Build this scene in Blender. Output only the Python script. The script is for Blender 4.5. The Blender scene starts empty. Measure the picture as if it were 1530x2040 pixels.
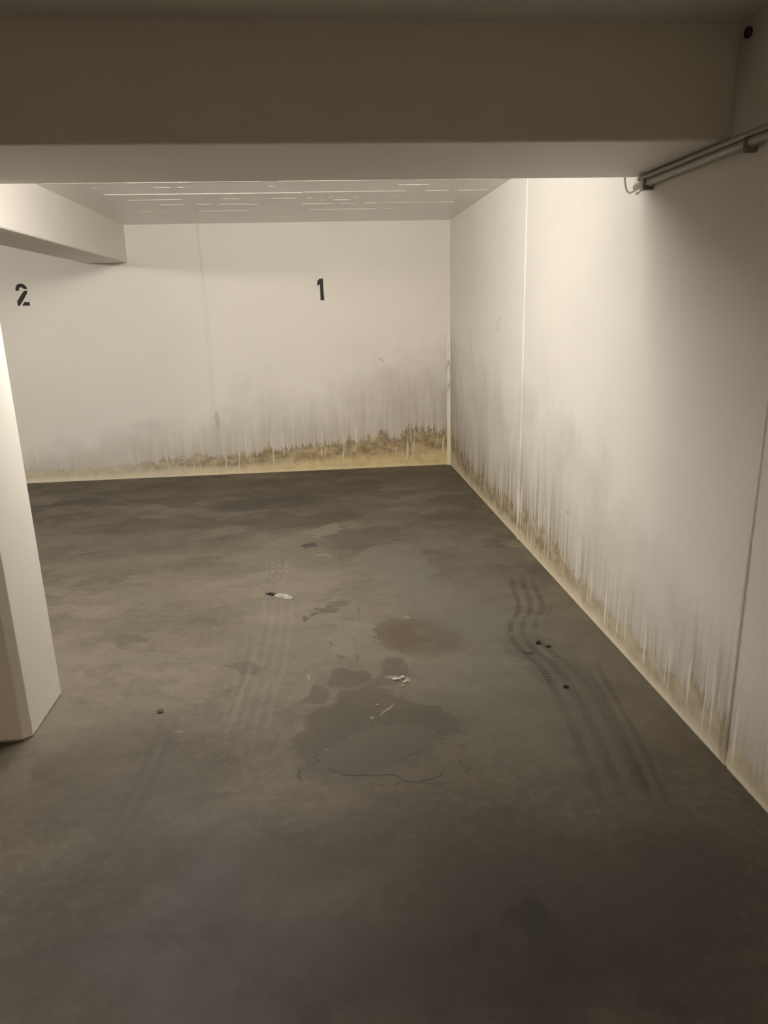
import bpy, bmesh, math, random
from mathutils import Vector, Matrix, noise as mnoise
random.seed(7)
C = bpy.context.scene.collection

# ------------------------------------------------------------------ camera
FPX, YAW, PITCH, ROLL, CH = 1423.8, 0.0887, -0.2738, -0.0264, 1.6105
fw = Vector((math.sin(YAW)*math.cos(PITCH), math.cos(YAW)*math.cos(PITCH), math.sin(PITCH)))
r0 = Vector((math.cos(YAW), -math.sin(YAW), 0))
u0 = r0.cross(fw)
rt = r0*math.cos(ROLL) + u0*math.sin(ROLL)
up = -r0*math.sin(ROLL) + u0*math.cos(ROLL)
cd = bpy.data.cameras.new('camera')
cd.sensor_fit = 'AUTO'; cd.sensor_width = 36
cd.lens = FPX/2040*36
cd.clip_start = 0.02; cd.clip_end = 100
cam = bpy.data.objects.new('camera', cd); C.objects.link(cam)
m3 = Matrix((rt, up, -fw)).transposed()
cam.matrix_world = Matrix.Translation((0, 0, CH)) @ m3.to_4x4()
bpy.context.scene.camera = cam

# ------------------------------------------------------------------ world, exposure, lamp levels
w = bpy.data.worlds.new('world'); bpy.context.scene.world = w
w.use_nodes = True
w.node_tree.nodes['Background'].inputs[0].default_value = (0, 0, 0, 1)
w.node_tree.nodes['Background'].inputs[1].default_value = 0
vs = bpy.context.scene.view_settings
vs.view_transform = 'Standard'; vs.look = 'None'; vs.gamma = 1; vs.use_curve_mapping = False
vs.exposure = 0.0
LAMP = 655.0           # tube just behind the cross beam
LAMP_B = 330.0         # tube of the neighbouring bay
LAMP_COL = (1.0, 0.955, 0.875)
LANE = 430.0           # tubes over the driving lane far behind the viewer
LANE_COL = (1.0, 0.80, 0.60)

# ------------------------------------------------------------------ dimensions
H = 2.46; XR = 1.3932; YB = 7.453
ZB = 2.122                       # underside of beams
YN, YF = 2.475, 3.142            # cross beam, near and far face
BX0, BX1 = -2.145, -1.7435       # long beam
CX, CYN, CYF = -1.2026, 2.623, 2.985
XL, YC = -14.0, -10.0              # far ends of the garage out of view

def ground(px, py, z=0.0):       # the floor point seen at a photo pixel
    d = fw + rt*(px-765)/FPX - up*(py-1020)/FPX
    t = (z-CH)/d.z
    return Vector((d.x*t, d.y*t, z))

# ------------------------------------------------------------------ node helpers
class G:
    def __init__(s, name):
        s.m = bpy.data.materials.new(name); s.m.use_nodes = True
        s.nt = s.m.node_tree; s.N = s.nt.nodes
        s.b = s.N['Principled BSDF']
        s.geo = s.N.new('ShaderNodeTexCoord').outputs['Object']
        sp = s.N.new('ShaderNodeSeparateXYZ'); s.link(s.geo, sp.inputs[0])
        s.x, s.y, s.z = sp.outputs
        s.sepc = {}
    def link(s, a, b): s.nt.links.new(a, b)
    def put(s, v, sock):
        if isinstance(v, bpy.types.NodeSocket): s.link(v, sock)
        else: sock.default_value = v
    def math(s, op, a, b=0.0, c=None, clamp=False):
        n = s.N.new('ShaderNodeMath'); n.operation = op; n.use_clamp = clamp
        s.put(a, n.inputs[0]); s.put(b, n.inputs[1])
        if c is not None: s.put(c, n.inputs[2])
        return n.outputs[0]
    def add(s, a, b): return s.math('ADD', a, b)
    def sub(s, a, b): return s.math('SUBTRACT', a, b)
    def mul(s, a, b): return s.math('MULTIPLY', a, b)
    def div(s, a, b): return s.math('DIVIDE', a, b)
    def mx(s, a, b): return s.math('MAXIMUM', a, b)
    def mn(s, a, b): return s.math('MINIMUM', a, b)
    def ab(s, a): return s.math('ABSOLUTE', a)
    def step(s, v, lo, hi, a=0.0, b=1.0):   # smooth ramp, lo may exceed hi
        n = s.N.new('ShaderNodeMapRange'); n.interpolation_type = 'SMOOTHSTEP'
        if not isinstance(lo, bpy.types.NodeSocket) and not isinstance(hi, bpy.types.NodeSocket) and lo > hi:
            lo, hi, a, b = hi, lo, b, a
        s.put(v, n.inputs['Value']); s.put(lo, n.inputs['From Min']); s.put(hi, n.inputs['From Max'])
        s.put(a, n.inputs['To Min']); s.put(b, n.inputs['To Max'])
        return n.outputs['Result']
    def vec(s, x, y, z=0.0):
        n = s.N.new('ShaderNodeCombineXYZ'); s.put(x, n.inputs[0]); s.put(y, n.inputs[1]); s.put(z, n.inputs[2])
        return n.outputs[0]
    def noise(s, v, scale=1.0, detail=3.0, rough=0.55, dist=0.0, color=False):
        n = s.N.new('ShaderNodeTexNoise'); s.put(v, n.inputs['Vector'])
        n.inputs['Scale'].default_value = scale; n.inputs['Detail'].default_value = detail
        n.inputs['Roughness'].default_value = rough; n.inputs['Distortion'].default_value = dist
        return n.outputs['Color'] if color else n.outputs[0]
    def vor(s, v, scale, feature='DISTANCE_TO_EDGE', rnd=1.0):
        n = s.N.new('ShaderNodeTexVoronoi'); n.feature = feature; s.put(v, n.inputs['Vector'])
        n.inputs['Scale'].default_value = scale; n.inputs['Randomness'].default_value = rnd
        return n.outputs['Distance']
    def mix(s, f, a, b, mode='MIX'):
        n = s.N.new('ShaderNodeMix'); n.data_type = 'RGBA'; n.blend_type = mode
        s.put(f, n.inputs[0])
        for v, k in ((a, 6), (b, 7)):
            if isinstance(v, tuple): v = (v[0], v[1], v[2], 1)
            s.put(v, n.inputs[k])
        return n.outputs[2]
    def curve(s, v, pts, lin=False):        # piecewise smooth y = f(v) through the points
        pts = sorted(pts)
        x0, x1 = pts[0][0], pts[-1][0]
        y0 = min(p[1] for p in pts); y1 = max(p[1] for p in pts)
        if y1-y0 < 1e-6: y1 = y0+1e-3
        t = s.div(s.sub(v, x0), x1-x0)
        n = s.N.new('ShaderNodeFloatCurve'); s.put(t, n.inputs['Value'])
        c = n.mapping.curves[0]
        q = [((p[0]-x0)/(x1-x0), (p[1]-y0)/(y1-y0)) for p in pts]
        c.points[0].location = q[0]; c.points[1].location = q[-1]
        for a in q[1:-1]: c.points.new(*a)
        if lin:
            for a in c.points: a.handle_type = 'VECTOR'
        n.mapping.update()
        return s.add(s.mul(n.outputs[0], y1-y0), y0)
    def ell(s, v, cx, cy, a, b, rot=0.0):   # 1 on the ellipse outline
        key = id(v) if not isinstance(v, bpy.types.NodeSocket) else v.node.name
        if key not in s.sepc:
            q = s.N.new('ShaderNodeSeparateXYZ'); s.link(v, q.inputs[0]); s.sepc[key] = (q.outputs[0], q.outputs[1])
        x, y = s.sepc[key]
        c_, s_ = math.cos(math.radians(rot)), math.sin(math.radians(rot))
        U = s.math('MULTIPLY_ADD', y, s_/a, s.math('MULTIPLY_ADD', x, c_/a, -(cx*c_+cy*s_)/a))
        V = s.math('MULTIPLY_ADD', y, c_/b, s.math('MULTIPLY_ADD', x, -s_/b, (cx*s_-cy*c_)/b))
        return s.math('SQRT', s.math('MULTIPLY_ADD', U, U, s.math('MULTIPLY', V, V)))
    def warp(s, v, amount, scale, detail=4, rough=0.6):
        c = s.noise(v, scale, detail, rough, color=True)
        a = s.N.new('ShaderNodeVectorMath'); a.operation = 'SUBTRACT'; s.link(c, a.inputs[0]); a.inputs[1].default_value = (.5, .5, .5)
        m = s.N.new('ShaderNodeVectorMath'); m.operation = 'MULTIPLY'; s.link(a.outputs[0], m.inputs[0]); m.inputs[1].default_value = (amount, amount, 0)
        d = s.N.new('ShaderNodeVectorMath'); d.operation = 'ADD'; s.put(v, d.inputs[0]); s.link(m.outputs[0], d.inputs[1])
        return d.outputs[0]
    def bump(s, h, strength=0.3, dist=0.01):
        n = s.N.new('ShaderNodeBump'); n.inputs['Strength'].default_value = strength; n.inputs['Distance'].default_value = dist
        s.put(h, n.inputs['Height']); s.link(n.outputs[0], s.b.inputs['Normal'])
    def out(s, col, rough=0.6, spec=0.4):
        if isinstance(col, tuple): col = (*col, 1)
        s.put(col, s.b.inputs['Base Color']); s.put(rough, s.b.inputs['Roughness'])
        s.put(spec, s.b.inputs['Specular IOR Level'])
        return s.m

PAINT = (0.80, 0.765, 0.705)

def paint_mat(name, col=PAINT, rough=0.62, grime=0.05):
    g = G(name)
    n = g.noise(g.geo, 2.2, 5, .6)
    c = g.mix(g.mul(g.step(n, .45, .75), grime*4), col, tuple(v*.86 for v in col))
    f = g.noise(g.geo, 60, 3, .6)
    g.bump(f, .12, .003)
    return g.out(c, rough, .3)

def damp_wall(name, axis, hpts, gpts, ypts, bpts, marks, haze, jag, base, foot_z, run_t):
    """white wall paint with rising damp: cream foot, ochre band, brown fringe, drips, grey bloom"""
    g = G(name)
    u = g.x if axis == 'x' else g.y
    z = g.z
    h = g.curve(u, hpts)
    gh = g.curve(u, gpts)
    yel = g.curve(u, ypts)
    brn = g.curve(u, bpts)
    streak = g.noise(g.vec(g.mul(u, 26), g.mul(z, 1.1)), 1, 3, .6)
    coarse = g.noise(g.vec(g.mul(u, 7), g.mul(z, .8), 3.0), 1, 3, .6)
    fine = g.noise(g.vec(g.mul(u, 60), g.mul(z, 30), 1.0), 1, 4, .7)
    blot = g.noise(g.vec(g.mul(u, 9), g.mul(z, 12), 5.0), 1, 5, .65)
    # ragged upper limit of the brown fringe
    j = g.add(g.mul(g.sub(streak, .5), jag), g.add(g.mul(g.sub(coarse, .5), .9), g.mul(g.sub(fine, .5), .6)))
    hz = g.mul(h, g.add(1.0, j))
    t = g.div(z, hz)
    col = g.mix(g.step(g.noise(g.geo, 1.4, 4, .6), .4, .75), PAINT, tuple(v*.965 for v in PAINT))
    # grey bloom
    gn = g.noise(g.vec(g.mul(u, 2.6), g.mul(z, 1.9), 8.0), 1, 5, .62)
    gs = g.noise(g.vec(g.mul(u, 11), g.mul(z, 1.3), 2.0), 1, 4, .6)
    gz = g.mul(gh, g.add(1.0, g.add(g.mul(g.sub(gn, .5), 1.3), g.mul(g.sub(gs, .5), .3))))
    gf = g.step(g.div(z, gz), 1.12, .35)
    gf = g.mul(gf, g.step(gn, .15, .62, .5, 1.0))
    col = g.mix(g.mul(gf, .55), col, (0.47, 0.435, 0.365))
    # dark mould haze right above the fringe
    hz2 = g.step(t, 2.6, .8)
    col = g.mix(g.mul(g.mul(hz2, brn), g.mul(g.step(streak, .34, .72, .25, 1.0), g.mul(haze, .60))), col, (0.32, 0.275, 0.205))
    # ochre body
    body = g.step(t, 1.12, .72)
    ochre = g.mix(g.step(blot, .35, .7), (0.74, 0.59, 0.29), (0.60, 0.44, 0.20))
    cream = (0.74, 0.68, 0.54)
    bodyc = g.mix(yel, cream, ochre)
    col = g.mix(g.mul(body, .85), col, bodyc)
    # brown fringe
    fr = g.mul(g.step(t, 1.07, .88), g.step(g.add(t, g.mul(g.sub(coarse, .5), .5)), base, base+.36))
    mott = g.step(g.add(g.mul(blot, .6), g.mul(fine, .4)), .40, .60)
    col = g.mix(g.mul(g.mul(fr, brn), g.add(.46, g.mul(mott, .48))), col, (0.225, 0.160, 0.095))
    # white paint runs left standing in the stain
    run = g.step(g.noise(g.vec(g.mul(u, 34), g.mul(z, 1.7), 11.0), 1, 2, .5), run_t, run_t+.07)
    runz = g.mul(g.step(z, .035, .09), g.step(g.div(z, h), 2.4, 1.2))
    col = g.mix(g.mul(g.mul(run, runz), .75), col, (0.82, 0.77, 0.68))
    # pale cream foot line
    foot = g.step(g.add(z, g.mul(g.sub(blot, .5), .03)), foot_z, foot_z*.45)
    col = g.mix(g.mul(foot, .7), col, g.mix(yel, (0.80, 0.745, 0.61), (0.78, 0.66, 0.41)))
    # dark dirt line where the wall meets the floor
    dirt = g.step(g.add(z, g.mul(g.sub(fine, .5), .008)), .009, .003)
    col = g.mix(g.mul(dirt, .9), col, (0.09, 0.075, 0.055))
    # small scuffs and specks
    for (cu, cz, a, b, rot, k, cc) in marks:
        e = g.ell(g.warp(g.vec(u, z), .03, 24), cu, cz, a, b, rot)
        col = g.mix(g.mul(g.step(e, 1.15, .6), k), col, cc)
    sp = g.step(g.vor(g.vec(g.mul(u, 6.0), g.mul(z, 6.0)), 1, 'F1'), .012, .006)
    col = g.mix(g.mul(sp, .6), col, (0.16, 0.13, 0.10))
    g.bump(g.noise(g.geo, 30, 3, .7), .15, .003)
    return g.out(col, .58, .32)

back_mat = damp_wall('damp_back_wall_paint', 'x',
    [(-7, .12), (-3.0, .15), (-2.25, .14), (-1.74, .19), (-1.23, .215), (-.97, .205), (-.5, .25), (-.08, .295), (.34, .32), (.765, .36), (.98, .40), (1.40, .42)],
    [(-7, .45), (-2.9, .42), (-1.8, .6), (-1.0, .72), (-.56, .95), (-.06, .85), (.475, 1.2), (.89, 1.35), (1.40, 1.55)],
    [(-7, .0), (-2.9, .15), (-1.6, .30), (-1.0, .55), (0, .9), (1.4, 1.0)],
    [(-7, .3), (-2.9, .40), (-2.0, .42), (-1.6, .75), (-1.1, .8), (-.8, .95), (0.3, .95), (1.4, 1.0)],
    [(.675, 1.13, .035, .012, -40, .45, (.30, .26, .22)), (.62, 1.20, .02, .008, -40, .25, (.30, .26, .22)),
     (1.375, 1.05, .018, .30, 0, .30, (.28, .25, .20)), (1.34, .62, .05, .25, 0, .25, (.33, .28, .21)),
     (-1.03, .58, .028, .11, 4, .38, (.36, .32, .27)), (-1.65, .560, .34, .07, 4, .09, (.38, .34, .28)),
     (.86, .055, .008, .005, 0, .8, (.1, .08, .06)), (1.05, .075, .006, .005, 0, .8, (.1, .08, .06)),
     (-.78, .92, .14, .16, 0, .06, (.4, .36, .3)), (.78, .80, .13, .30, 10, .14, (.4, .36, .3)), (-.1, .95, .25, .2, 0, -.0, (.4, .36, .3))],
    .75, .8, .22, .040, .62)
right_mat = damp_wall('damp_right_wall_paint', 'y',
    [(-10, .05), (1.0, .06), (1.94, .12), (2.13, .17), (2.34, .20), (2.55, .15), (2.95, .15), (3.33, .17), (3.74, .20), (4.06, .25), (4.5, .27), (5.0, .25), (5.6, .23), (6.4, .25), (6.9, .30), (7.2, .42), (7.46, .60)],
    [(-10, .4), (1.9, .45), (2.5, .65), (3.05, .85), (3.73, 1.1), (4.56, 1.1), (5.5, 1.25), (6.6, 1.3), (7.1, 1.5), (7.46, 1.85)],
    [(-10, .15), (3, .30), (4, .38), (6, .45), (7.46, .5)],
    [(-10, .3), (2.0, .45), (2.4, .65), (3.0, .60), (3.7, .75), (4.2, .95), (5, 1.0), (7.46, 1.0)],
    [(7.40, 1.0, .05, .50, 0, .30, (.33, .30, .24)), (7.25, .75, .16, .35, 0, .25, (.36, .32, .25)),
     (5.50, 1.475, .010, .045, -14, .95, (.28, .25, .2)), (5.45, 1.535, .008, .030, 12, .9, (.3, .27, .2)), (5.56, 1.40, .010, .008, 0, .45, (.4, .36, .3)),
     (3.83, .475, .018, .007, 30, .55, (.25, .2, .16)), (3.77, .487, .007, .009, 20, .45, (.25, .2, .16)), (3.86, .39, .008, .012, 0, .35, (.3, .25, .2)),
     (2.13, .11, .03, .12, 0, .45, (.2, .16, .11)), (4.66, .98, .28, .16, 0, .14, (.42, .39, .34)), (4.0, .84, .5, .18, 0, .14, (.42, .39, .34)),
     (2.11, .55, .012, .55, 0, .30, (.3, .26, .2))],
    1.5, 1.6, .10, .036, .575)
white_mat = paint_mat('white_wall_paint')
beam_mat = paint_mat('white_beam_paint', (0.79, 0.755, 0.70), .55, .03)
bead_mat = paint_mat('sealant_bead', (0.86, 0.83, 0.77), .35, .01)
ceil_mat = paint_mat('glossy_ceiling_paint', (0.80, 0.785, 0.74), .28, .05)

# ------------------------------------------------------------------ floor material
def floor_mat(zx0, zx1, zy0, zy1):
    g = G('stained_concrete_floor')
    def near(cx, cy, r): return zx0-r < cx < zx1+r and zy0-r < cy < zy1+r
    P = g.vec(g.x, g.y, 0.0)
    big = g.noise(P, .9, 4, .6)
    mid = g.noise(P, 3.5, 6, .62)
    fin = g.noise(P, 26, 5, .65)
    col = g.mix(g.step(big, .35, .68), (0.095, 0.079, 0.060), (0.145, 0.122, 0.093))
    col = g.mix(g.mul(g.step(mid, .42, .66), .45), col, (0.066, 0.056, 0.044))
    col = g.mix(g.mul(g.step(fin, .42, .72), .32), col, (0.19, 0.17, 0.14))
    W = g.warp(g.warp(P, .36, 3.0, 2), .12, 13, 5)
    S = W
    bl = g.noise(g.warp(g.vec(g.mul(g.x, .8), g.mul(g.y, 1.5), 4.0), .5, 2.2, 3), 1.7, 3, .6)
    col = g.mix(g.mul(g.step(bl, .53, .56), g.step(g.y, 2.0, 6.3, .12, .55)), col, (0.060, 0.050, 0.040))
    col = g.mix(g.mul(g.step(bl, .40, .37), .28), col, (0.150, 0.133, 0.104))
    # broad tone fields: greenish grey worn area right of the middle, warmer brown to the left of it, painted dimness toward the camera
    for (px, py, a, b, rot, k, cc, e) in [
        (1000, 1330, .45, .75, 0, .45, (0.125, 0.121, 0.098), .5),
        (930, 1180, .40, .60, 0, .35, (0.135, 0.128, 0.104), .5),
        (600, 1180, .35, 1.1, 8, .40, (0.175, 0.155, 0.122), .7),
        (960, 980, .5, .9, 0, .30, (0.09, 0.078, 0.062), .6),
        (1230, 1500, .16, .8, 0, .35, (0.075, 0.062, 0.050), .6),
        (1150, 1830, .55, .26, 10, .60, (0.050, 0.038, 0.032), .6), (700, 1930, .75, .20, -6, .55, (0.052, 0.040, 0.033), .6),  # from here on: lane dirt mottles plus light falloff painted into the floor colour
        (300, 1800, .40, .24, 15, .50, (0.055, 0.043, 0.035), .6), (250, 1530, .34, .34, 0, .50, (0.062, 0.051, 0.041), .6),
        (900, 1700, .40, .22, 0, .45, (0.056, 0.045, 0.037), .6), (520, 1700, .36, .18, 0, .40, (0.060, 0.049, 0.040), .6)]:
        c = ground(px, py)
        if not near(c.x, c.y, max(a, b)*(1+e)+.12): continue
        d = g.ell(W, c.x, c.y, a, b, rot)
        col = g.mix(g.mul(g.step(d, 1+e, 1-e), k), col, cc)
    # stains and worn patches: x, y, radii, turn, strength, colour, edge softness, outline strength
    D1 = (0.072, 0.062, 0.049); D2 = (0.088, 0.076, 0.060); BR = (0.075, 0.056, 0.036); GR = (0.132, 0.124, 0.100); TN = (0.155, 0.138, 0.108)
    patches = [
        (735, 1455, .30, .30, 20, .62, D1, .07, .35), (690, 1425, .17, .12, 0, .50, D1, .07, .2),
        (770, 1510, .26, .20, 0, .30, (0.105, 0.093, 0.075), .05, .8),
        (605, 1387, .060, .075, 0, .60, D1, .15, 0), (685, 1352, .10, .12, -20, .62, D1, .08, .2), (650, 1365, .11, .10, 0, .4, D2, .08, .1),
        (700, 1268, .125, .17, 0, .40, TN, .06, .95), (790, 1265, .12, .19, 10, .50, BR, .18, 0), (850, 1275, .17, .17, 0, .38, BR, .35, 0),
        (785, 1335, .085, .10, 0, .50, D1, .15, .2), (760, 1365, .14, .05, 10, .45, D1, .2, .3),
        (650, 1217, .070, .060, 10, .66, D1, .07, .1), (668, 1202, .050, .035, 0, .55, D1, .1, .1), (608, 1234, .032, .027, 0, .8, D1, .1, .2),
        (622, 1226, .027, .016, 0, .7, D1, .1, .2), (637, 1190, .03, .02, 0, .4, D1, .1, .1),
        (790, 1120, .24, .42, 0, .55, GR, .10, .5), (845, 1180, .22, .30, 0, .40, GR, .14, .3), (760, 1170, .16, .22, 0, .30, GR, .1, .3),
        (640, 1036, .30, .20, 8, .58, (0.072, 0.054, 0.038), .22, 0), (700, 1012, .28, .22, 0, .40, (0.085, 0.066, 0.048), .25, .3),
        (660, 1056, .125, .15, 0, .75, (0.165, 0.145, 0.110), .06, .6),
        (545, 1000, .50, .22, 4, .66, (0.058, 0.049, 0.040), .18, 0), (480, 1010, .30, .14, 0, .50, (0.062, 0.053, 0.042), .2, 0),
        (420, 1043, .20, .10, 0, .45, D1, .2, 0), (160, 1000, .22, .17, 0, .65, (0.058, 0.049, 0.040), .15, 0), (215, 1003, .20, .12, 0, .50, D1, .18, 0),
        (240, 1045, .25, .10, 0, .35, D1, .25, 0), (300, 975, .9, .25, 0, .25, D1, .4, 0), (90, 975, .6, .22, 0, .35, D1, .4, 0),
        (600, 965, 1.2, .30, 0, .35, (0.083, 0.070, 0.045), .5, 0),
        (612, 1087, .050, .055, 0, .85, (0.05, 0.042, 0.034), .08, .1), (375, 1050, .055, .05, 0, .7, D1, .15, 0),
        (190, 1100, .09, .05, 0, .62, D1, .2, 0), (265, 1275, .13, .030, 6, .60, D1, .2, 0), (410, 1228, .06, .06, 0, .55, D1, .2, .2), (490, 1335, .085, .075, 0, .60, D1, .1, 0),
        (275, 1205, .05, .02, 0, .45, D1, .2, 0), (280, 1190, .30, .10, 0, .22, D1, .3, 0), (180, 1215, .13, .09, 0, .2, TN, .3, 0),
        (1045, 1285, .10, .16, 0, .35, D1, .2, 0), (1090, 1335, .10, .12, 0, .35, D1, .2, 0), (1070, 1290, .022, .018, 0, .9, (0.03, 0.027, 0.02), .2, 0),
        (1085, 1135, .10, .09, 0, .4, D1, .3, 0), (1180, 1700, .10, .09, 0, .25, D1, .4, 0),
        (1060, 1830, .05, .10, 20, .60, (0.045, 0.038, 0.033), .35, 0), (1110, 1890, .06, .10, 20, .45, (0.05, 0.042, 0.036), .4, 0),
        (935, 1850, .05, .045, 0, .45, (0.05, 0.042, 0.036), .4, 0), (300, 1845, .07, .05, 0, .5, (0.045, 0.038, 0.033), .4, 0), (270, 1660, .10, .14, 0, .35, D1, .4, 0),
        (330, 1790, .03, .09, -25, .35, D1, .4, 0), (1320, 1780, .20, .10, 0, .30, D1, .5, 0), (400, 1600, .07, .04, 0, .35, D1, .4, 0), (780, 1605, .05, .03, 0, .35, D1, .4, 0),
        (20, 1560, .10, .09, -20, .30, TN, .4, 0), (545, 1125, .10, .13, 0, .25, (0.09, 0.082, 0.068), .2, 0)]
    brk = g.step(g.noise(P, 9, 2, .5), .42, .60)
    for (px, py, a, b, rot, k, cc, e, o) in patches:
        c = ground(px, py)
        if not near(c.x, c.y, max(a, b)*(1+e)+.12): continue
        d = g.ell(W if a > .09 else S, c.x, c.y, a, b, rot)
        col = g.mix(g.mul(g.step(d, 1+e, 1-e), min(.92, k*1.25)), col, cc)
        if o:
            wd = .0030/((a+b)*.5)
            ring = g.step(g.ab(g.sub(d, 1.0)), wd*1.6, wd*.4)
            col = g.mix(g.mul(g.mul(ring, brk), o), col, (0.038, 0.032, 0.026))
    # long cracks, each a line across the floor: points in photo pixels turned into floor points
    cracks = [
        ([(655, 1153), (680, 1146), (702, 1140), (725, 1138)], .6), ([(700, 1172), (712, 1163), (728, 1158), (742, 1158)], .6),
        ([(690, 1108), (705, 1103), (728, 1096), (745, 1086), (790, 1083), (820, 1090)], .7), ([(740, 1188), (760, 1183), (785, 1187), (830, 1190)], .5),
        ([(575, 1255), (610, 1250), (650, 1250), (690, 1240)], .3), ([(850, 1218), (900, 1215), (960, 1213)], .3),
        ([(782, 1525), (800, 1507), (822, 1499), (850, 1492)], .5), ([(650, 1520), (690, 1543), (745, 1546), (775, 1545), (825, 1560), (868, 1548), (885, 1530)], .75),
        ([(620, 1012), (665, 1003), (700, 990), (730, 985)], .35), ([(440, 1245), (470, 1240), (520, 1232)], .25)]
    J = g.warp(g.warp(P, .05, 7), .018, 40)
    sj = g.N.new('ShaderNodeSeparateXYZ'); g.link(J, sj.inputs[0]); jx, jy = sj.outputs[0], sj.outputs[1]
    for pts, k in cracks:
        q = [ground(*p) for p in pts]; q = sorted((v.x, v.y) for v in q)
        if not any(near(v[0], v[1], .25) for v in q): continue
        f = g.curve(jx, q)
        d = g.ab(g.sub(jy, f))
        inr = g.mul(g.step(jx, q[0][0], q[0][0]+.02), g.step(jx, q[-1][0], q[-1][0]-.02))
        col = g.mix(g.mul(g.mul(g.step(d, .006, .0015), inr), k), col, (0.035, 0.03, 0.025))
    # crack down the middle, running along the bay
    vq = sorted((ground(*p).y, ground(*p).x) for p in [(716, 1204), (714, 1222), (705, 1232), (700, 1250), (712, 1306), (700, 1330)])
    d = g.ab(g.sub(jx, g.curve(jy, vq)))
    if any(near(v[1], v[0], .25) for v in vq): col = g.mix(g.mul(g.mul(g.step(d, .005, .0015), g.mul(g.step(jy, vq[0][0], vq[0][0]+.02), g.step(jy, vq[-1][0], vq[-1][0]-.02))), g.mul(brk, .6)), col, (0.035, 0.03, 0.025))
    # pale scratches and mineral lines
    for px, py, a, b, rot, k in [(615, 1350, .006, .035, 10, .45), (640, 1105, .05, .012, 0, .5), (655, 1107, .012, .03, 30, .45), (790, 1350, .055, .018, -12, .55), (808, 1356, .025, .014, 10, .7),
                                 (770, 1413, .05, .006, 45, .5), (742, 1428, .010, .012, 0, .4), (630, 1070, .03, .008, 0, .5), (690, 1052, .09, .006, 5, .35), (700, 992, .20, .010, 4, .45),
                                 (645, 1492, .018, .006, 10, .3), (810, 1230, .02, .03, 0, .35), (540, 1009, .12, .012, 5, .3), (75, 1030, .035, .012, 0, .5), (358, 1458, .015, .005, 10, .35), (1065, 1205, .004, .004, 0, .3),
                                 (1030, 1088, .05, .015, -30, .25), (1000, 1040, .06, .015, -30, .2)]:
        c = ground(px, py)
        if not near(c.x, c.y, max(a, b)*1.3+.04): continue
        d = g.ell(J, c.x, c.y, a, b, rot)
        col = g.mix(g.mul(g.mul(g.step(d, 1.25, .6), g.step(fin, .35, .6, .4, 1.0)), k), col, (0.36, 0.32, 0.26))
    # tyre marks
    def track(pts, hw, rows, k, cc, tread, lines=False):
        q = sorted((ground(*p).y, ground(*p).x) for p in pts)
        if k == 0 or max(v[1] for v in q)+hw+.1 < zx0 or min(v[1] for v in q)-hw-.1 > zx1 or q[-1][0] < zy0 or q[0][0] > zy1: return None, cc
        c = g.curve(g.y, q)
        o = g.sub(g.x, c)
        inr = g.mul(g.step(g.y, q[0][0], q[0][0]+.25), g.step(g.y, q[-1][0], q[-1][0]-.12))
        band = g.step(g.ab(o), hw, hw*.8)
        ph = g.math('FRACT', g.div(g.add(o, 5.0), rows))
        line = g.step(g.ab(g.sub(ph, .5)), .30, .16)
        if tread:
            tr = g.math('FRACT', g.add(g.div(g.add(g.y, 5.0), tread), g.mul(ph, .6)))
            line = g.mul(line, g.step(g.ab(g.sub(tr, .5)), .34, .18))
        wear = g.step(g.noise(P, 6, 4, .6), .30, .60, .0 if tread else .5, 1.0)
        return g.mul(g.mul(g.mul(band, line), g.mul(inr, wear)), k), cc
    right = [(1045, 1140), (1050, 1170), (1060, 1195), (1062, 1215), (1048, 1245), (1055, 1275), (1085, 1305), (1110, 1325), (1150, 1390), (1190, 1470), (1230, 1560), (1262, 1640)]
    for f, cc in [track(right[:9], .115, .066, .85, (0.026, 0.022, 0.018), .026),
                  track(right[6:], .12, .08, .30, (0.035, 0.03, 0.026), 0),
                  track([(1330, 1640), (1262, 1480), (1175, 1320)], .05, .05, .35, (0.035, 0.03, 0.026), 0),
                  track([(552, 1185), (556, 1215), (545, 1290), (512, 1400), (485, 1500)], .115, .052, .13, (0.24, 0.215, 0.175), 0),
                  track([(505, 1215), (500, 1280), (470, 1400), (440, 1470)], .06, .045, .10, (0.23, 0.205, 0.17), 0),
                  track([(535, 1105), (552, 1135), (548, 1150), (530, 1180)], .085, .045, .28, (0.28, 0.25, 0.20), .10),
                  track([(338, 1420), (310, 1500), (250, 1620), (170, 1720)], .07, .055, .30, (0.05, 0.043, 0.036), 0),
                  track([(820, 1560), (860, 1700), (900, 1900)], .02, .02, .0, (0.05, 0.043, 0.036), 0)]:
        if f is not None: col = g.mix(f, col, cc)
    # peppering of dark grit
    sp = g.step(g.vor(P, 5.5, 'F1'), .045, .025)
    col = g.mix(g.mul(g.mul(sp, g.step(g.noise(P, 2, 2, .5), .5, .6)), .6), col, (0.04, 0.034, 0.028))
    sp2 = g.step(g.vor(g.vec(g.add(g.x, 7.3), g.y), 22, 'F1'), .12, .06)
    fld = g.ell(P, ground(980, 1330).x, ground(980, 1330).y, .35, .35, 0)
    col = g.mix(g.mul(g.mul(sp2, g.step(fld, 1.3, .5)), .35), col, (0.04, 0.034, 0.028))
    sp3 = g.step(g.vor(g.vec(g.add(g.x, 3.1), g.y), 1.7, 'F1'), .012, .007)
    col = g.mix(g.mul(sp3, .8), col, (0.6, 0.56, 0.48))
    rough = g.add(.50, g.add(g.mul(g.sub(mid, .5), .30), g.mul(fin, .10)))
    g.bump(g.noise(P, 9, 3, .7), .12, .008)
    return g.out(col, rough, .2)

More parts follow.
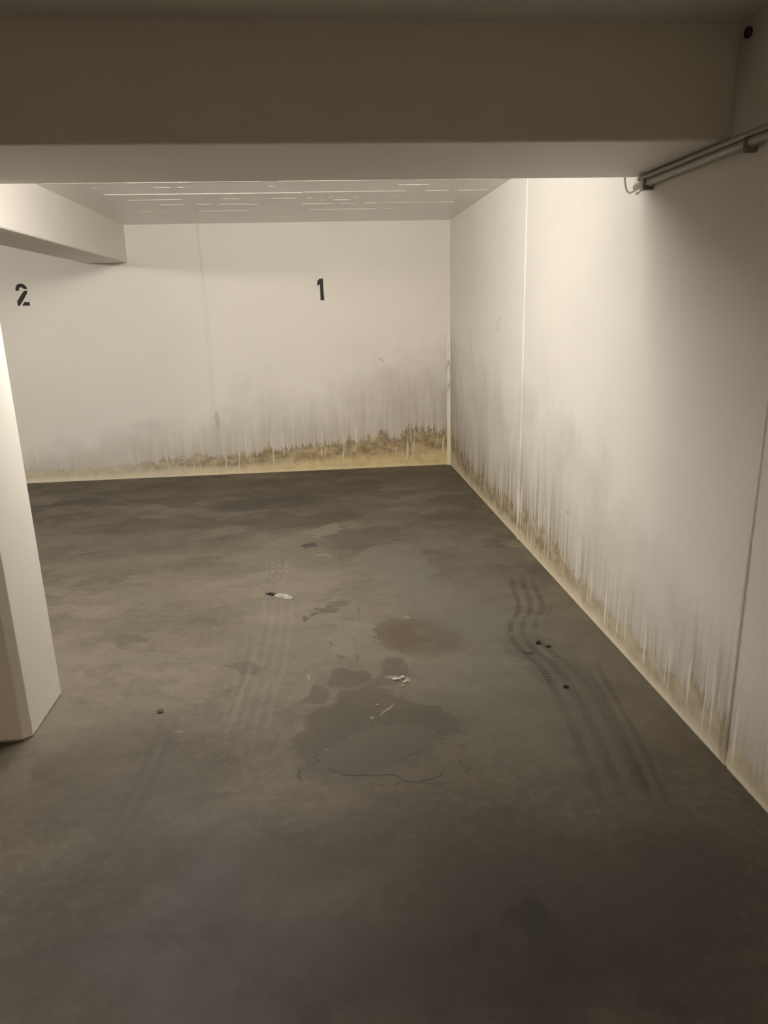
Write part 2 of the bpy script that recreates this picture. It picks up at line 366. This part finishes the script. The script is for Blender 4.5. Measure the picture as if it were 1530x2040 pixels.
# ------------------------------------------------------------------ mesh helpers
def link_mesh(name, bm, mat, parent=None, smooth=False):
    me = bpy.data.meshes.new(name)
    bmesh.ops.recalc_face_normals(bm, faces=bm.faces)
    bm.to_mesh(me); bm.free()
    if smooth:
        for p in me.polygons: p.use_smooth = True
    me.materials.append(mat)
    o = bpy.data.objects.new(name, me); C.objects.link(o)
    if parent: o.parent = parent
    return o
def struct(name, bm, mat, smooth=False):
    o = link_mesh(name, bm, mat, None, smooth); o['kind'] = 'structure'; return o
def add_box(bm, x0, x1, y0, y1, z0, z1):
    v = [bm.verts.new((x, y, z)) for x in (x0, x1) for y in (y0, y1) for z in (z0, z1)]
    for f in ((0, 1, 3, 2), (4, 6, 7, 5), (0, 4, 5, 1), (2, 3, 7, 6), (0, 2, 6, 4), (1, 5, 7, 3)):
        bm.faces.new([v[i] for i in f])
    return v
def bevelled(bm, w, seg=2, sel=None):
    e = [x for x in bm.edges if sel is None or sel(x)]
    bmesh.ops.bevel(bm, geom=e, offset=w, segments=seg, profile=.5, affect='EDGES')
def tube(bm, pts, r, n=12, cap=True):
    pts = [Vector(p) for p in pts]; rings = []
    rr = r if isinstance(r, (list, tuple)) else [r]*len(pts)
    prev = None
    for i, p in enumerate(pts):
        t = (pts[min(i+1, len(pts)-1)] - pts[max(i-1, 0)]).normalized()
        a = prev if prev else (Vector((0, 0, 1)) if abs(t.z) < .9 else Vector((1, 0, 0)))
        a = (a - t*a.dot(t)).normalized(); prev = a; b = t.cross(a)
        rings.append([bm.verts.new(p + (a*math.cos(k*2*math.pi/n) + b*math.sin(k*2*math.pi/n))*rr[i]) for k in range(n)])
    for q0, q1 in zip(rings, rings[1:]):
        for k in range(n): bm.faces.new((q0[k], q0[(k+1) % n], q1[(k+1) % n], q1[k]))
    if cap: bm.faces.new(rings[0][::-1]); bm.faces.new(rings[-1])
def thing(name, label, cat, loc=(0, 0, 0), group=None):
    o = bpy.data.objects.new(name, None); C.objects.link(o); o.location = loc
    o['label'] = label; o['category'] = cat
    if group: o['group'] = group
    return o
def tag(o, label, cat, group=None):
    o['label'] = label; o['category'] = cat
    if group: o['group'] = group
    return o
def recentre(o, loc):
    """move an object's origin to loc, keeping the mesh where it stands"""
    loc = Vector(loc); o.data.transform(Matrix.Translation(-loc)); o.location = loc

# ------------------------------------------------------------------ floor, walls, ceiling
FX = [XL-.2, -2.6, -.6, .2, .8, XR+.2]
FY = [YC-.2, .9, 1.9, 2.45, 2.9, 3.3, 3.8, 4.6, 5.4, 6.1, YB+.2]
bm = bmesh.new()
top = [[bm.verts.new((x, y, 0)) for x in FX] for y in FY]
fmats = []
for j in range(len(FY)-1):
    for i in range(len(FX)-1):
        f = bm.faces.new((top[j][i], top[j][i+1], top[j+1][i+1], top[j+1][i])); f.material_index = len(fmats)
        fmats.append((FX[i], FX[i+1], FY[j], FY[j+1]))
lo = [bm.verts.new((x, y, -.12)) for x, y in ((FX[0], FY[0]), (FX[-1], FY[0]), (FX[-1], FY[-1]), (FX[0], FY[-1]))]
bm.faces.new(lo[::-1])
bm.faces.new([lo[0], lo[1]] + list(reversed(top[0]))); bm.faces.new([lo[2], lo[3]] + top[-1])
bm.faces.new([lo[1], lo[2]] + [r[-1] for r in reversed(top)]); bm.faces.new([lo[3], lo[0]] + [r[0] for r in top])
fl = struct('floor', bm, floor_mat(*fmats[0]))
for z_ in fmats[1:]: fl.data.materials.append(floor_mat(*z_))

def wall_sheet(bm, cols, z0, z1, place, thick, jit=0.0, seed=0, bottom_wave=0.0):
    """a wall skin: cols = (position along, height out of the wall, jitters?) rows up the wall; closed at the back"""
    nz = 60 if jit else 2
    grid = []
    for j in range(nz+1):
        z = z0 + (z1-z0)*j/nz; row = []
        for (s, d, jf) in cols:
            ds = jit*mnoise.noise(Vector((z*1.3, seed, 0)))*jf
            dd = d*(1+.25*mnoise.noise(Vector((z*9, seed+5, s)))) if d else 0
            row.append(bm.verts.new(place(s+ds, dd, z)))
        grid.append(row)
    for a, b in zip(grid, grid[1:]):
        for k in range(len(cols)-1): bm.faces.new((a[k], a[k+1], b[k+1], b[k]))
    s0, s1 = cols[0][0], cols[-1][0]
    B = [bm.verts.new(place(s, -thick, z)) for z in (z0, z1) for s in (s0, s1)]
    bm.faces.new((B[0], B[1], B[3], B[2]))
    bm.faces.new([grid[0][0], B[0], B[2], grid[-1][0]] if nz == 1 else [B[0], B[2]] + [r[0] for r in reversed(grid)])
    bm.faces.new([B[1], B[3]] + [r[-1] for r in reversed(grid)])
    bm.faces.new(list(grid[-1]) + [B[3], B[2]])
    bm.faces.new(list(grid[0]) + [B[1], B[0]])

JX = -1.049
def groove(s, w, d): return [(s-w, 0, 1), (s-w*.55, d, 1), (s+w*.55, d, 1), (s+w, 0, 1)]
def bead(s, w, h): return [(s-w, 0, 1), (s-w*.6, h*.8, 1), (s, h, 1), (s+w*.6, h*.8, 1), (s+w, 0, 1)]
bm = bmesh.new()
cols = [(XL, 0, 0)] + [(JX-.036, 0, 1), (JX-.022, -.005, 1), (JX-.012, -.005, 1), (JX-.004, .003, 1), (JX+.004, .006, 1), (JX+.013, .006, 1), (JX+.022, .002, 1), (JX+.034, 0, 1)] + [(XR, 0, 0)]
wall_sheet(bm, cols, 0, H, lambda s, d, z: (s, YB-d, z), .2, jit=.008, seed=1)
struct('wall_back', bm, back_mat)
bm = bmesh.new()
RA, RB = 4.805, 2.101
cols = [(YC, 0, 0)] + groove(RB, .010, -.0045) + bead(RA, .015, .007) + [(YB, 0, 0)]
wall_sheet(bm, cols, 0, H, lambda s, d, z: (XR-d, s, z), .2, jit=.006, seed=4)
struct('wall_right', bm, right_mat)
for nm, b in (('wall_left', (XL-.2, XL, YC, YB, 0, H)), ('wall_front', (XL, XR, YC-.2, YC, 0, H))):
    bm = bmesh.new(); add_box(bm, *b); struct(nm, bm, white_mat)

# ceiling with thin paint ridges left by the formwork boards, running across the bay
bm = bmesh.new(); add_box(bm, XL-.2, XR+.2, YC-.2, YB+.2, H, H+.15)
def ridge(x0, x1, y, w=.006, h=.004, seed=0, keep=.5):
    n = int((x1-x0)/.02); cur = []
    def flush():
        if len(cur) > 1:
            R = []
            for i, (x, yy, k) in enumerate(cur):
                kk = 0.05 if i in (0, len(cur)-1) else k
                R.append([bm.verts.new((x, yy-w*kk, H)), bm.verts.new((x, yy-w*.3*kk, H-h*kk)), bm.verts.new((x, yy+w*.4*kk, H-h*kk)), bm.verts.new((x, yy+w*kk, H))])
            for a, b in zip(R, R[1:]):
                for j in range(3): bm.faces.new((a[j], a[j+1], b[j+1], b[j]))
        cur.clear()
    for i in range(n+1):
        x = x0+(x1-x0)*i/n
        v = mnoise.noise(Vector((x*2.2, seed*3.7, 0)))*.6 + mnoise.noise(Vector((x*14, seed*3.7, 2)))*.5 + .5
        if v > 1-keep: cur.append((x, y+.004*mnoise.noise(Vector((x*3, seed, 5))), .55+.6*abs(mnoise.noise(Vector((x*25, seed, 9))))))
        else: flush()
    flush()
for i, (x0, x1, y, keep, w, h) in enumerate([(-1.7, 1.3, 5.19, .85, .009, .006), (-1.45, -.02, 5.68, 1.0, .009, .006), (-.02, 1.35, 5.66, .62, .008, .005), (-1.6, 1.3, 5.94, .45, .006, .004),
        (-.55, 1.2, 6.24, .66, .008, .005), (-1.3, -.4, 6.20, .40, .008, .005), (-1.4, 1.2, 6.58, .50, .008, .005), (-1.3, 1.2, 6.05, .22, .010, .006), (-1.2, 1.1, 7.04, .30, .007, .004),
        (-1.5, 1.3, 5.40, .30, .006, .004), (-1.3, 1.2, 6.85, .25, .006, .004), (-1.5, 1.3, 4.7, .7, .008, .005), (-1.5, 1.3, 4.2, .6, .008, .005), (-1.5, 1.3, 3.7, .6, .008, .005)]):
    ridge(x0, x1, y, w, h, i, keep)
struct('ceiling', bm, ceil_mat)

# pale sealant strip up the back right corner, on the back wall
bm = bmesh.new()
n = 60
R = []
for j in range(n+1):
    z = 1.46*j/n + .0
    wv = .030 + .006*mnoise.noise(Vector((z*6, 3, 0)))
    if j > n-6: wv *= (n-j)/6*.8+.2
    R.append([bm.verts.new((XR-wv-.006, YB, z)), bm.verts.new((XR-wv, YB-.004, z)), bm.verts.new((XR-.012, YB-.006, z)), bm.verts.new((XR, YB-.012, z))])
for a, b in zip(R, R[1:]):
    for k in range(3): bm.faces.new((a[k], a[k+1], b[k+1], b[k]))
g = G('dirty_corner_sealant')
cc = g.mix(g.step(g.z, .50, .20), (0.80, 0.76, 0.68), (0.78, 0.70, 0.52))
sc = g.noise(g.vec(g.mul(g.x, 60), g.mul(g.z, 9)), 1, 4, .6)
cc = g.mix(g.mul(g.mul(g.step(sc, .45, .62), g.mul(g.step(g.z, .62, .8), g.step(g.z, 1.35, 1.1))), .6), cc, (0.22, 0.19, 0.15))
struct('trim_1', bm, g.out(cc, .45, .4), True)

# ------------------------------------------------------------------ beams and column
bm = bmesh.new(); add_box(bm, XL, XR, YN, YF, ZB, H)
bevelled(bm, .010, 2, lambda e: all(abs(v.co.z-ZB) < 1e-4 for v in e.verts) and abs(e.verts[0].co.y-e.verts[1].co.y) < 1e-4)
tag(link_mesh('concrete_beam', bm, beam_mat), 'wide white concrete cross beam spanning the top of the picture, nearest beam', 'beam')
bm = bmesh.new(); add_box(bm, BX0, BX1, YF, YB, ZB, H)
bevelled(bm, .012, 2, lambda e: all(abs(v.co.z-ZB) < 1e-4 for v in e.verts) and abs(e.verts[0].co.x-e.verts[1].co.x) < 1e-4)
tag(link_mesh('concrete_beam', bm, beam_mat), 'white ceiling beam at left running back to the rear wall above number 2', 'beam')
bm = bmesh.new(); add_box(bm, XL, XR, -3.0, -2.6, 2.222, H)  # unseen beam, added to cut the lane tubes' light off the near cross beam
tag(link_mesh('concrete_beam', bm, beam_mat), 'unseen white cross beam added behind the viewer to block lane light', 'beam')
g = G('column_paint')
c = g.mix(g.mul(g.step(g.noise(g.geo, 3, 5, .6), .45, .75), .2), PAINT, (0.68, 0.64, 0.58))
e = g.ell(g.warp(g.vec(g.x, g.z), .02, 40), -1.345-(CX-.31), .155, .018, .006, -35)
c = g.mix(g.mul(g.step(e, 1.2, .6), .8), c, (0.10, 0.085, 0.075))
dirt = g.step(g.add(g.z, g.mul(g.sub(g.noise(g.geo, 30, 3, .6), .5), .01)), .012, .004)
c = g.mix(g.mul(dirt, .8), c, (0.10, 0.08, 0.06))
g.bump(g.noise(g.geo, 60, 3, .6), .12, .003)
bm = bmesh.new(); add_box(bm, CX-.62, CX, CYN, CYF, 0, ZB)
bevelled(bm, .028, 1, lambda e: abs(e.verts[0].co.z-e.verts[1].co.z) > 1 and e.verts[0].co.y < CYN+.01)
bevelled(bm, .003, 2, lambda e: abs(e.verts[0].co.z-e.verts[1].co.z) > 1)
o = link_mesh('concrete_column', bm, g.out(c, .55, .35)); recentre(o, (CX-.31, (CYN+CYF)/2, 0))
tag(o, 'white painted square concrete column with chamfered corner at the left edge', 'column')

# ------------------------------------------------------------------ painted bay numbers
g = G('black_stencil_paint')
black_paint = g.out(g.mix(g.step(g.noise(g.geo, 90, 3, .6), .4, .7), (0.020, 0.016, 0.013), (0.034, 0.028, 0.024)), .6, .3)
def prism(bm, pts, y0, y1):
    a = [bm.verts.new((x, y0, z)) for x, z in pts]; b = [bm.verts.new((x, y1, z)) for x, z in pts]
    bm.faces.new(a); bm.faces.new(b[::-1])
    for i in range(len(pts)):
        j = (i+1) % len(pts); bm.faces.new((a[i], a[j], b[j], b[i]))
def backpt(px, py):
    d = fw + rt*(px-765)/FPX - up*(py-1020)/FPX; t = YB/d.y
    return (d.x*t, CH+d.z*t)
bm = bmesh.new()
one = [(36.3, 15.0), (43.8, 15.0), (44.2, 28), (44.8, 42), (46.0, 58.2), (38.5, 58.2), (37.8, 42), (37.0, 26.0), (32.6, 29.6), (32.0, 29.4), (32.0, 20.2)]
prism(bm, [backpt(600+a, 540+b) for a, b in one], YB-.0012, YB+.002)
o = link_mesh('painted_number', bm, black_paint); recentre(o, (.095, YB, 1.83))
tag(o, 'black stencilled number 1 painted on the rear wall', 'number')
bm = bmesh.new()
k = 80/1530
arc = [(205, 755), (207, 660), (225, 575), (270, 515), (340, 485), (400, 478), (480, 492), (560, 535), (620, 600), (660, 685), (525, 690), (480, 645), (440, 622), (400, 618), (365, 635), (345, 675), (335, 750)]
dia = [(535, 750), (670, 750), (650, 850), (600, 940), (520, 1090), (440, 1220), (380, 1315), (350, 1332), (305, 1328), (285, 1260), (275, 1155), (340, 1040), (430, 890)]
foot = [(540, 1178), (740, 1175), (768, 1315), (465, 1325)]
for s_ in (arc, dia, foot): prism(bm, [backpt(20+a*k, 540+b*k) for a, b in s_], YB-.0012, YB+.002)
o = link_mesh('painted_number', bm, black_paint); recentre(o, (-2.754, YB, 1.85))
tag(o, 'black stencilled number 2 painted on the rear wall at left', 'number')

# ------------------------------------------------------------------ conduit along the right wall
gc = G('grey_conduit_plastic'); conduit_mat = gc.out((0.46, 0.43, 0.39), .38, .5)
gc = G('clamp_plastic'); clamp_mat = gc.out((0.12, 0.105, 0.09), .5, .4)
t = thing('cable_conduit', 'pair of grey conduits clipped under the beam along the right wall', 'conduit', (XR, 2.3, 2.09))
def part(name, bm, mat, smooth=True, label=None, par=t):
    o = link_mesh(name, bm, mat, None, smooth); o.data.transform(Matrix.Translation(-Vector(par.location))); o.parent = par
    if label: o['label'] = label
    return o
bm = bmesh.new(); tube(bm, [(XR-.022, 3.13, 2.082), (XR-.022, 2.3, 2.084), (XR-.022, -1.5, 2.088)], .013, 14); part('pipe', bm, conduit_mat)
bm = bmesh.new(); tube(bm, [(XR-.020, 3.10, 2.108), (XR-.020, 2.3, 2.109), (XR-.020, -1.5, 2.112)], .010, 14); part('pipe', bm, conduit_mat)
for y in (3.02, 2.316, 1.6, .9):
    bm = bmesh.new()
    add_box(bm, XR-.034, XR, y-.012, y+.012, 2.056, 2.068); add_box(bm, XR-.038, XR-.033, y-.009, y+.009, 2.062, 2.100); bevelled(bm, .002, 1)
    part('clamp', bm, clamp_mat, False, 'dark clamp')
L = []
for i in range(25):
    a = i/24
    P0, P1, P2, P3 = Vector((XR-.022, 3.11, 2.082)), Vector((XR-.022, 3.19, 2.055)), Vector((XR-.060, 3.19, 2.035)), Vector((XR-.052, 3.175, 2.28))
    L.append(P0*(1-a)**3 + P1*3*a*(1-a)**2 + P2*3*a*a*(1-a) + P3*a**3)
L += [Vector((XR-.06, 3.18, 2.40)), Vector((XR-.11, 3.19, 2.446)), Vector((.2, 3.22, 2.452))]
bm = bmesh.new(); tube(bm, L, .0045, 10); part('cable', bm, conduit_mat, True, 'thin grey cable loop')

# dark cable opening high on the right wall, where beam, wall and ceiling meet
gc = G('dark_opening_rubber')
bm = bmesh.new(); tube(bm, [(XR-.010, YN-.060, 2.414), (XR+.02, YN-.060, 2.414)], .016, 20)
o = link_mesh('cable_gland', bm, gc.out((0.05, 0.043, 0.04), .8, .2), None, True); recentre(o, (XR, YN-.060, 2.414))
tag(o, 'small round dark cable gland in the top right corner by the beam', 'cable gland')

# ------------------------------------------------------------------ lamps (strip lights on the ceiling, hidden by the beams)
def tube_glass(name, col, e):
    g = G(name); g.b.inputs['Emission Color'].default_value = (*col, 1); g.b.inputs['Emission Strength'].default_value = e
    return g.out((0.8, 0.8, 0.8), .4)
gh = G('lamp_housing'); hous_mat = gh.out((0.75, 0.75, 0.73), .4)
def strip_light(cx, cy, half, mat, label, turn=0.0, drop=0.0):
    t = thing('strip_light', label, 'ceiling light', (cx, cy, H-drop)); t.rotation_euler = (0, 0, math.radians(turn))
    bm = bmesh.new(); add_box(bm, -half-.03, half+.03, -.045, .045, -.045, drop); bevelled(bm, .006, 2)
    o = link_mesh('housing', bm, hous_mat); o.parent = t
    bm = bmesh.new(); tube(bm, [(-half, 0, -.065), (half, 0, -.065)], .013, 16)
    o = link_mesh('tube', bm, mat, None, True); o.parent = t
    for s in (-1, 1):
        bm = bmesh.new(); add_box(bm, s*(half+.008)-.008, s*(half+.008)+.008, -.018, .018, -.080, -.04); bevelled(bm, .003, 1)
        o = link_mesh('end_cap', bm, hous_mat); o.parent = t
    return t
strip_light(-.75, 3.44, .6, tube_glass('tube_glass', LAMP_COL, LAMP), 'white ceiling strip light set askew close behind the wide cross beam', -27)
strip_light(-3.6, 4.1, .6, tube_glass('bay_tube_glass', LAMP_COL, LAMP_B), 'white ceiling strip light over the neighbouring bay numbered 2', 0, .12)
strip_light(-.9, -8.0, 1.2, tube_glass('lane_tube_glass', LANE_COL, LANE), 'long ceiling strip light over the driving lane, far behind the viewer', 0, .06)

# ------------------------------------------------------------------ litter on the floor
gp = G('crumpled_paper')
pc = gp.mix(gp.step(gp.noise(gp.geo, 120, 3, .6), .4, .7), (0.62, 0.58, 0.50), (0.42, 0.385, 0.32))
paper = gp.out(pc, .45, .5)
gd = G('black_plastic'); blk = gd.out((0.022, 0.019, 0.016), .45, .4)
p0, p1 = ground(548, 1187), ground(584, 1193)
ax = (p1-p0).normalized(); ay = Vector((-ax.y, ax.x, 0))
t = thing('plastic_wrapper', 'small crumpled white wrapper with a dark end lying on the floor', 'litter', p0)
bm = bmesh.new(); Ln = (p1-p0).length; nx, ny = 14, 8; rows = []
for i in range(nx+1):
    a = i/nx; wd = .015+.010*math.sin(math.pi*min(1, a*1.05))**.8*(.5+.9*a); row = []
    for j in range(ny+1):
        b = j/ny*2-1
        zz = .010 + .012*(1-b*b) + .009*mnoise.noise(Vector((a*7, b*3, 2)))
        if j in (0, ny): zz = .002
        row.append(bm.verts.new(ax*(a*Ln) + ay*(b*wd) + Vector((0, 0, max(.002, .62*zz*(.5+.9*math.sin(math.pi*min(.97, a+.05))))))))
    rows.append(row)
for a, b in zip(rows, rows[1:]):
    for j in range(ny): bm.faces.new((a[j], a[j+1], b[j+1], b[j]))
bmesh.ops.solidify(bm, geom=bm.faces[:], thickness=.001)
o = link_mesh('wrapper', bm, paper); o.parent = t
bm = bmesh.new()
tube(bm, [-ax*.0+Vector((0, 0, .009)), -ax*.040+Vector((0, 0, .009))], .009, 12)
o = link_mesh('cap', bm, blk, None, True); o.parent = t; o['label'] = 'black ribbed end'
bm = bmesh.new(); tube(bm, [-ax*.040+Vector((0, 0, .006)), -ax*.058+Vector((0, 0, .006)), -ax*.066+Vector((0, 0, .005))], [.005, .006, .002], 10)
o = link_mesh('tip', bm, blk, None, True); o.parent = t; o['label'] = 'thin dark tip'

def flat_bit(px, py, name, label, cat, sx, sy, sz, rot, mat, irregular=0.0, seed=0, group=None):
    p = ground(px, py)
    bm = bmesh.new()
    if irregular:
        bmesh.ops.create_icosphere(bm, subdivisions=3, radius=1)
        for v in bm.verts:
            k = 1+irregular*mnoise.noise(v.co*1.7+Vector((seed, 0, 0)))
            v.co = Vector((v.co.x*k*sx, v.co.y*k*sy, max(-.92, v.co.z)*k*sz+sz*.9))
        zmin = min(v.co.z for v in bm.verts)
        for v in bm.verts: v.co.z -= zmin
    else:
        add_box(bm, -sx, sx, -sy, sy, 0, sz); bevelled(bm, .0012, 1)
    bmesh.ops.rotate(bm, verts=bm.verts, matrix=Matrix.Rotation(math.radians(rot), 3, 'Z'))
    o = link_mesh(name, bm, mat); o.location = p
    return tag(o, label, cat, group)
flat_bit(319, 1418, 'plastic_tile', 'small black square piece of plastic on the floor right of the column', 'litter', .0125, .0145, .004, 14, blk)
gq = G('broken_plaster'); plaster = gq.out(gq.mix(gq.noise(gq.geo, 150, 3, .6), (0.66, 0.60, 0.50), (0.40, 0.35, 0.28)), .8, .2)
flat_bit(802, 1352, 'plaster_chip', 'largest white plaster chip by the dark pit in mid floor', 'debris', .011, .008, .006, 30, plaster, .6, 1)
flat_bit(790, 1354, 'plaster_chip', 'flat pale plaster chip just left of the largest white chip', 'debris', .017, .007, .003, -10, plaster, .6, 2)
flat_bit(809, 1359, 'plaster_chip', 'thin pale sliver of plaster just right of the largest white chip', 'debris', .012, .004, .003, 25, plaster, .6, 3)
flat_bit(803, 1367, 'plaster_chip', 'tiny pale plaster sliver nearest the camera below the largest white chip', 'debris', .008, .003, .002, 15, plaster, .6, 4)
flat_bit(752, 1406, 'plaster_chip', 'tiny white crumb alone on the large dark floor stain', 'debris', .004, .004, .004, 0, plaster, .5, 5)
gs = G('dark_grit'); grit = gs.out((0.028, 0.023, 0.018), .85, .2)
flat_bit(1072, 1282, 'dirt_clod', 'small dark dirt clod on the curved tyre mark, left one of two', 'debris', .012, .010, .006, 0, grit, .7, 6)
flat_bit(1093, 1289, 'dirt_clod', 'small dark dirt clod on the curved tyre mark, right one of two', 'debris', .011, .006, .004, -20, grit, .7, 7)
flat_bit(1127, 1370, 'dirt_clod', 'lone dark dirt clod below the tyre mark toward the camera', 'debris', .010, .008, .005, 10, grit, .7, 8)
